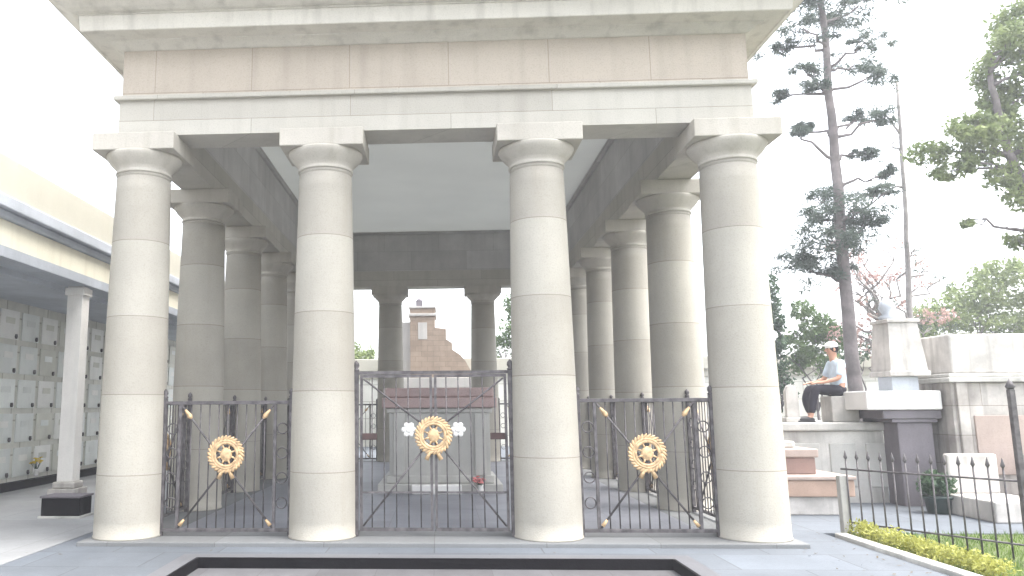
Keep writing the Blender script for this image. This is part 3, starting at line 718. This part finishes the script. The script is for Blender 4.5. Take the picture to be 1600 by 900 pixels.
# local frame: faces -x; seat top at z = .43
J = dict(pel=(0, 0, .53), wai=(.02, 0, .70), che=(-.01, 0, .90), nec=(-.03, 0, 1.05), hed0=(-.05, 0, 1.13), hed1=(-.06, 0, 1.22), hed2=(-.055, 0, 1.30))
V = [J['pel'], J['wai'], J['che'], J['nec'], J['hed0'], J['hed1'], J['hed2']]
E_ = [(0, 1), (1, 2), (2, 3), (3, 4), (4, 5), (5, 6)]
Rr = [(.15, .12), (.135, .10), (.16, .11), (.055, .055), (.06, .065), (.085, .10), (.07, .085)]
def add(v, r, par):
    V.append(v); Rr.append(r); E_.append((par, len(V)-1)); return len(V)-1
legs = {}
for s in (-1, 1):
    h = add((-.04, s*.10, .52), .088, 0); k = add((-.43, s*.13, .56), .062, h); c = add((-.50, s*.13, .36), .056, k); a = add((-.54 + (.10 if s > 0 else 0), s*.12, .09), .038, c); f = add((-.63 + (.10 if s > 0 else 0), s*.12, .04), .036, a); f2 = add((-.72 + (.10 if s > 0 else 0), s*.125, .03), .028, f)
    legs[s] = (h, k, c, a, f, f2)
arms = {}
for s in (-1, 1):
    sh = add((0, s*.19, .98), .058, 2); el = add((-.10, s*.25, .72), .042, sh); wr = add((-.32, s*.17, .66), .028, el); pm_ = add((-.40, s*.15, .655), (.036, .02), wr)
    arms[s] = (sh, el, wr, pm_)
    for q in range(4):
        b0 = add((-.44, s*.15+(q-1.5)*.019, .655), .0095, pm_); b1 = add((-.475-(.008 if q in (1, 2) else 0), s*.15+(q-1.5)*.021, .645), .009, b0); add((-.50-(.01 if q in (1, 2) else 0), s*.15+(q-1.5)*.021, .625), .008, b1)
    t0 = add((-.39, s*.15-s*.045, .665), .011, pm_); add((-.43, s*.15-s*.06, .66), .009, t0)
body = skin_mesh('body', V, E_, Rr, M['skin'], pe)
# face details
m = MB(); m.tube([(-.14, 0, 1.235), (-.165, 0, 1.20), (-.14, 0, 1.185)], [.009, .014, .011], 8)
for s in (-1, 1): m.ball((-.05, s*.088, 1.215), (.02, .01, .03))
m.ball((-.136, 0, 1.155), (.012, .024, .006)); m.build('face', M['skin'], pe)
m = MB()
for s in (-1, 1): m.ball((-.140, s*.033, 1.235), (.008, .014, .008))
m.build('eyes', M['hair'], pe)
m = MB(); m.ball((-.035, 0, 1.245), (.098, .094, .10)); m.build('hair', M['hair'], pe)
m = MB(); m.ball((-.05, 0, 1.285), (.108, .103, .075)); m.ball((-.16, 0, 1.285), (.08, .075, .010)); m.build('cap', M['cap'], pe)
v = [(.0, 0, .52), (.02, 0, .70), (-.01, 0, .90), (-.02, 0, 1.02)]; e = [(0, 1), (1, 2), (2, 3)]; r = [(.17, .15), (.16, .125), (.18, .135), (.08, .08)]
for s in (-1, 1):
    n0 = len(v); v += [(0, s*.19, .98), (-.055, s*.222, .84), (-.09, s*.245, .75)]; r += [.078, .066, .064]; e += [(2, n0), (n0, n0+1), (n0+1, n0+2)]
skin_mesh('shirt', v, e, r, M['shirt'], pe)
v = [(0, 0, .53), (.01, 0, .60)]; e = [(0, 1)]; r = [(.165, .135), (.165, .13)]
for s in (-1, 1):
    n0 = len(v); kx = .10 if s > 0 else 0
    v += [(-.04, s*.10, .52), (-.25, s*.118, .545), (-.43, s*.13, .56), (-.50, s*.13, .36), (-.535+kx, s*.12, .13)]; r += [.105, .09, .08, .072, .062]
    e += [(0, n0)]+[(n0+i, n0+i+1) for i in range(4)]
skin_mesh('trousers', v, e, r, M['trousers'], pe)
for s in (-1, 1):
    kx = .10 if s > 0 else 0
    m = MB(); m.ball((-.63+kx, s*.122, .045), (.145, .052, .05)); m.box(-.775+kx, -.495+kx, s*.122-.048, s*.122+.048, 0, .03, bev=.012); m.build('shoe', M['shoe'], pe)

# ------------------------------------------------------------------ light, sky, camera
el, rot = R(66), math.atan2(.55, -.08)
sdir = Vector((math.sin(rot)*math.cos(el), math.cos(rot)*math.cos(el), math.sin(el)))
w = bpy.data.worlds.new('World'); scene.world = w; w.use_nodes = True
nt = w.node_tree; nt.nodes.clear()
out = N(nt, 'ShaderNodeOutputWorld'); bg = N(nt, 'ShaderNodeBackground'); sky = N(nt, 'ShaderNodeTexSky')
sky.sky_type = 'NISHITA'; sky.sun_disc = False; sky.sun_elevation = el; sky.sun_rotation = rot; sky.air_density = 1.0; sky.dust_density = 4.0; sky.ozone_density = 1.0
hs_ = N(nt, 'ShaderNodeHueSaturation'); hs_.inputs['Saturation'].default_value = .28
nt.links.new(sky.outputs[0], hs_.inputs['Color']); nt.links.new(hs_.outputs[0], bg.inputs[0]); bg.inputs[1].default_value = .15
nt.links.new(bg.outputs[0], out.inputs[0])
sl = bpy.data.lights.new('sun', 'SUN'); sl.energy = .5; sl.angle = R(35); sl.color = (1, .93, .82)
so = bpy.data.objects.new('sun', sl); link(so); so.rotation_euler = sdir.to_track_quat('Z', 'Y').to_euler(); so.location = sdir*40

cam = bpy.data.cameras.new('camera'); co = bpy.data.objects.new('camera', cam); link(co); scene.camera = co
cam.sensor_width = 36; cam.sensor_fit = 'HORIZONTAL'; cam.lens = 1209/1600*36; cam.shift_x = 174.33/1600; cam.clip_end = 2000; cam.clip_start = .05
yaw, pitch, roll = .051, .152, -.006
f_ = Vector((-math.sin(yaw)*math.cos(pitch), math.cos(yaw)*math.cos(pitch), math.sin(pitch))); r_0 = Vector((math.cos(yaw), math.sin(yaw), 0)); u_0 = r_0.cross(f_)
rr = math.cos(roll)*r_0+math.sin(roll)*u_0; uu = -math.sin(roll)*r_0+math.cos(roll)*u_0
mat = Matrix((( rr.x, uu.x, -f_.x), (rr.y, uu.y, -f_.y), (rr.z, uu.z, -f_.z))).to_4x4()
mat.translation = Vector((.09675, -9.6216, 1.54025)); co.matrix_world = mat

# thin fog volume added to imitate lens glare and lift dark tones
bmz = MB(); bmz.box(-60, 60, -30, 75, -1.6, 18)
hm = bpy.data.materials.new('glare_veil_air'); hm.use_nodes = True; hn = hm.node_tree; hn.nodes.clear()
ho = N(hn, 'ShaderNodeOutputMaterial'); hv = N(hn, 'ShaderNodeVolumePrincipled'); hv.inputs['Density'].default_value = .0032; hv.inputs['Color'].default_value = (.93, .95, 1, 1); hv.inputs['Anisotropy'].default_value = .2
hn.links.new(hv.outputs[0], ho.inputs['Volume'])
tag(bmz.build('glare_veil', hm), 'added thin veil imitating lens glare over the cemetery', 'glare_veil', kind='stuff')

scene.view_settings.view_transform = 'Standard'; scene.view_settings.look = 'None'; scene.view_settings.gamma = 1
scene.view_settings.exposure = 2.58
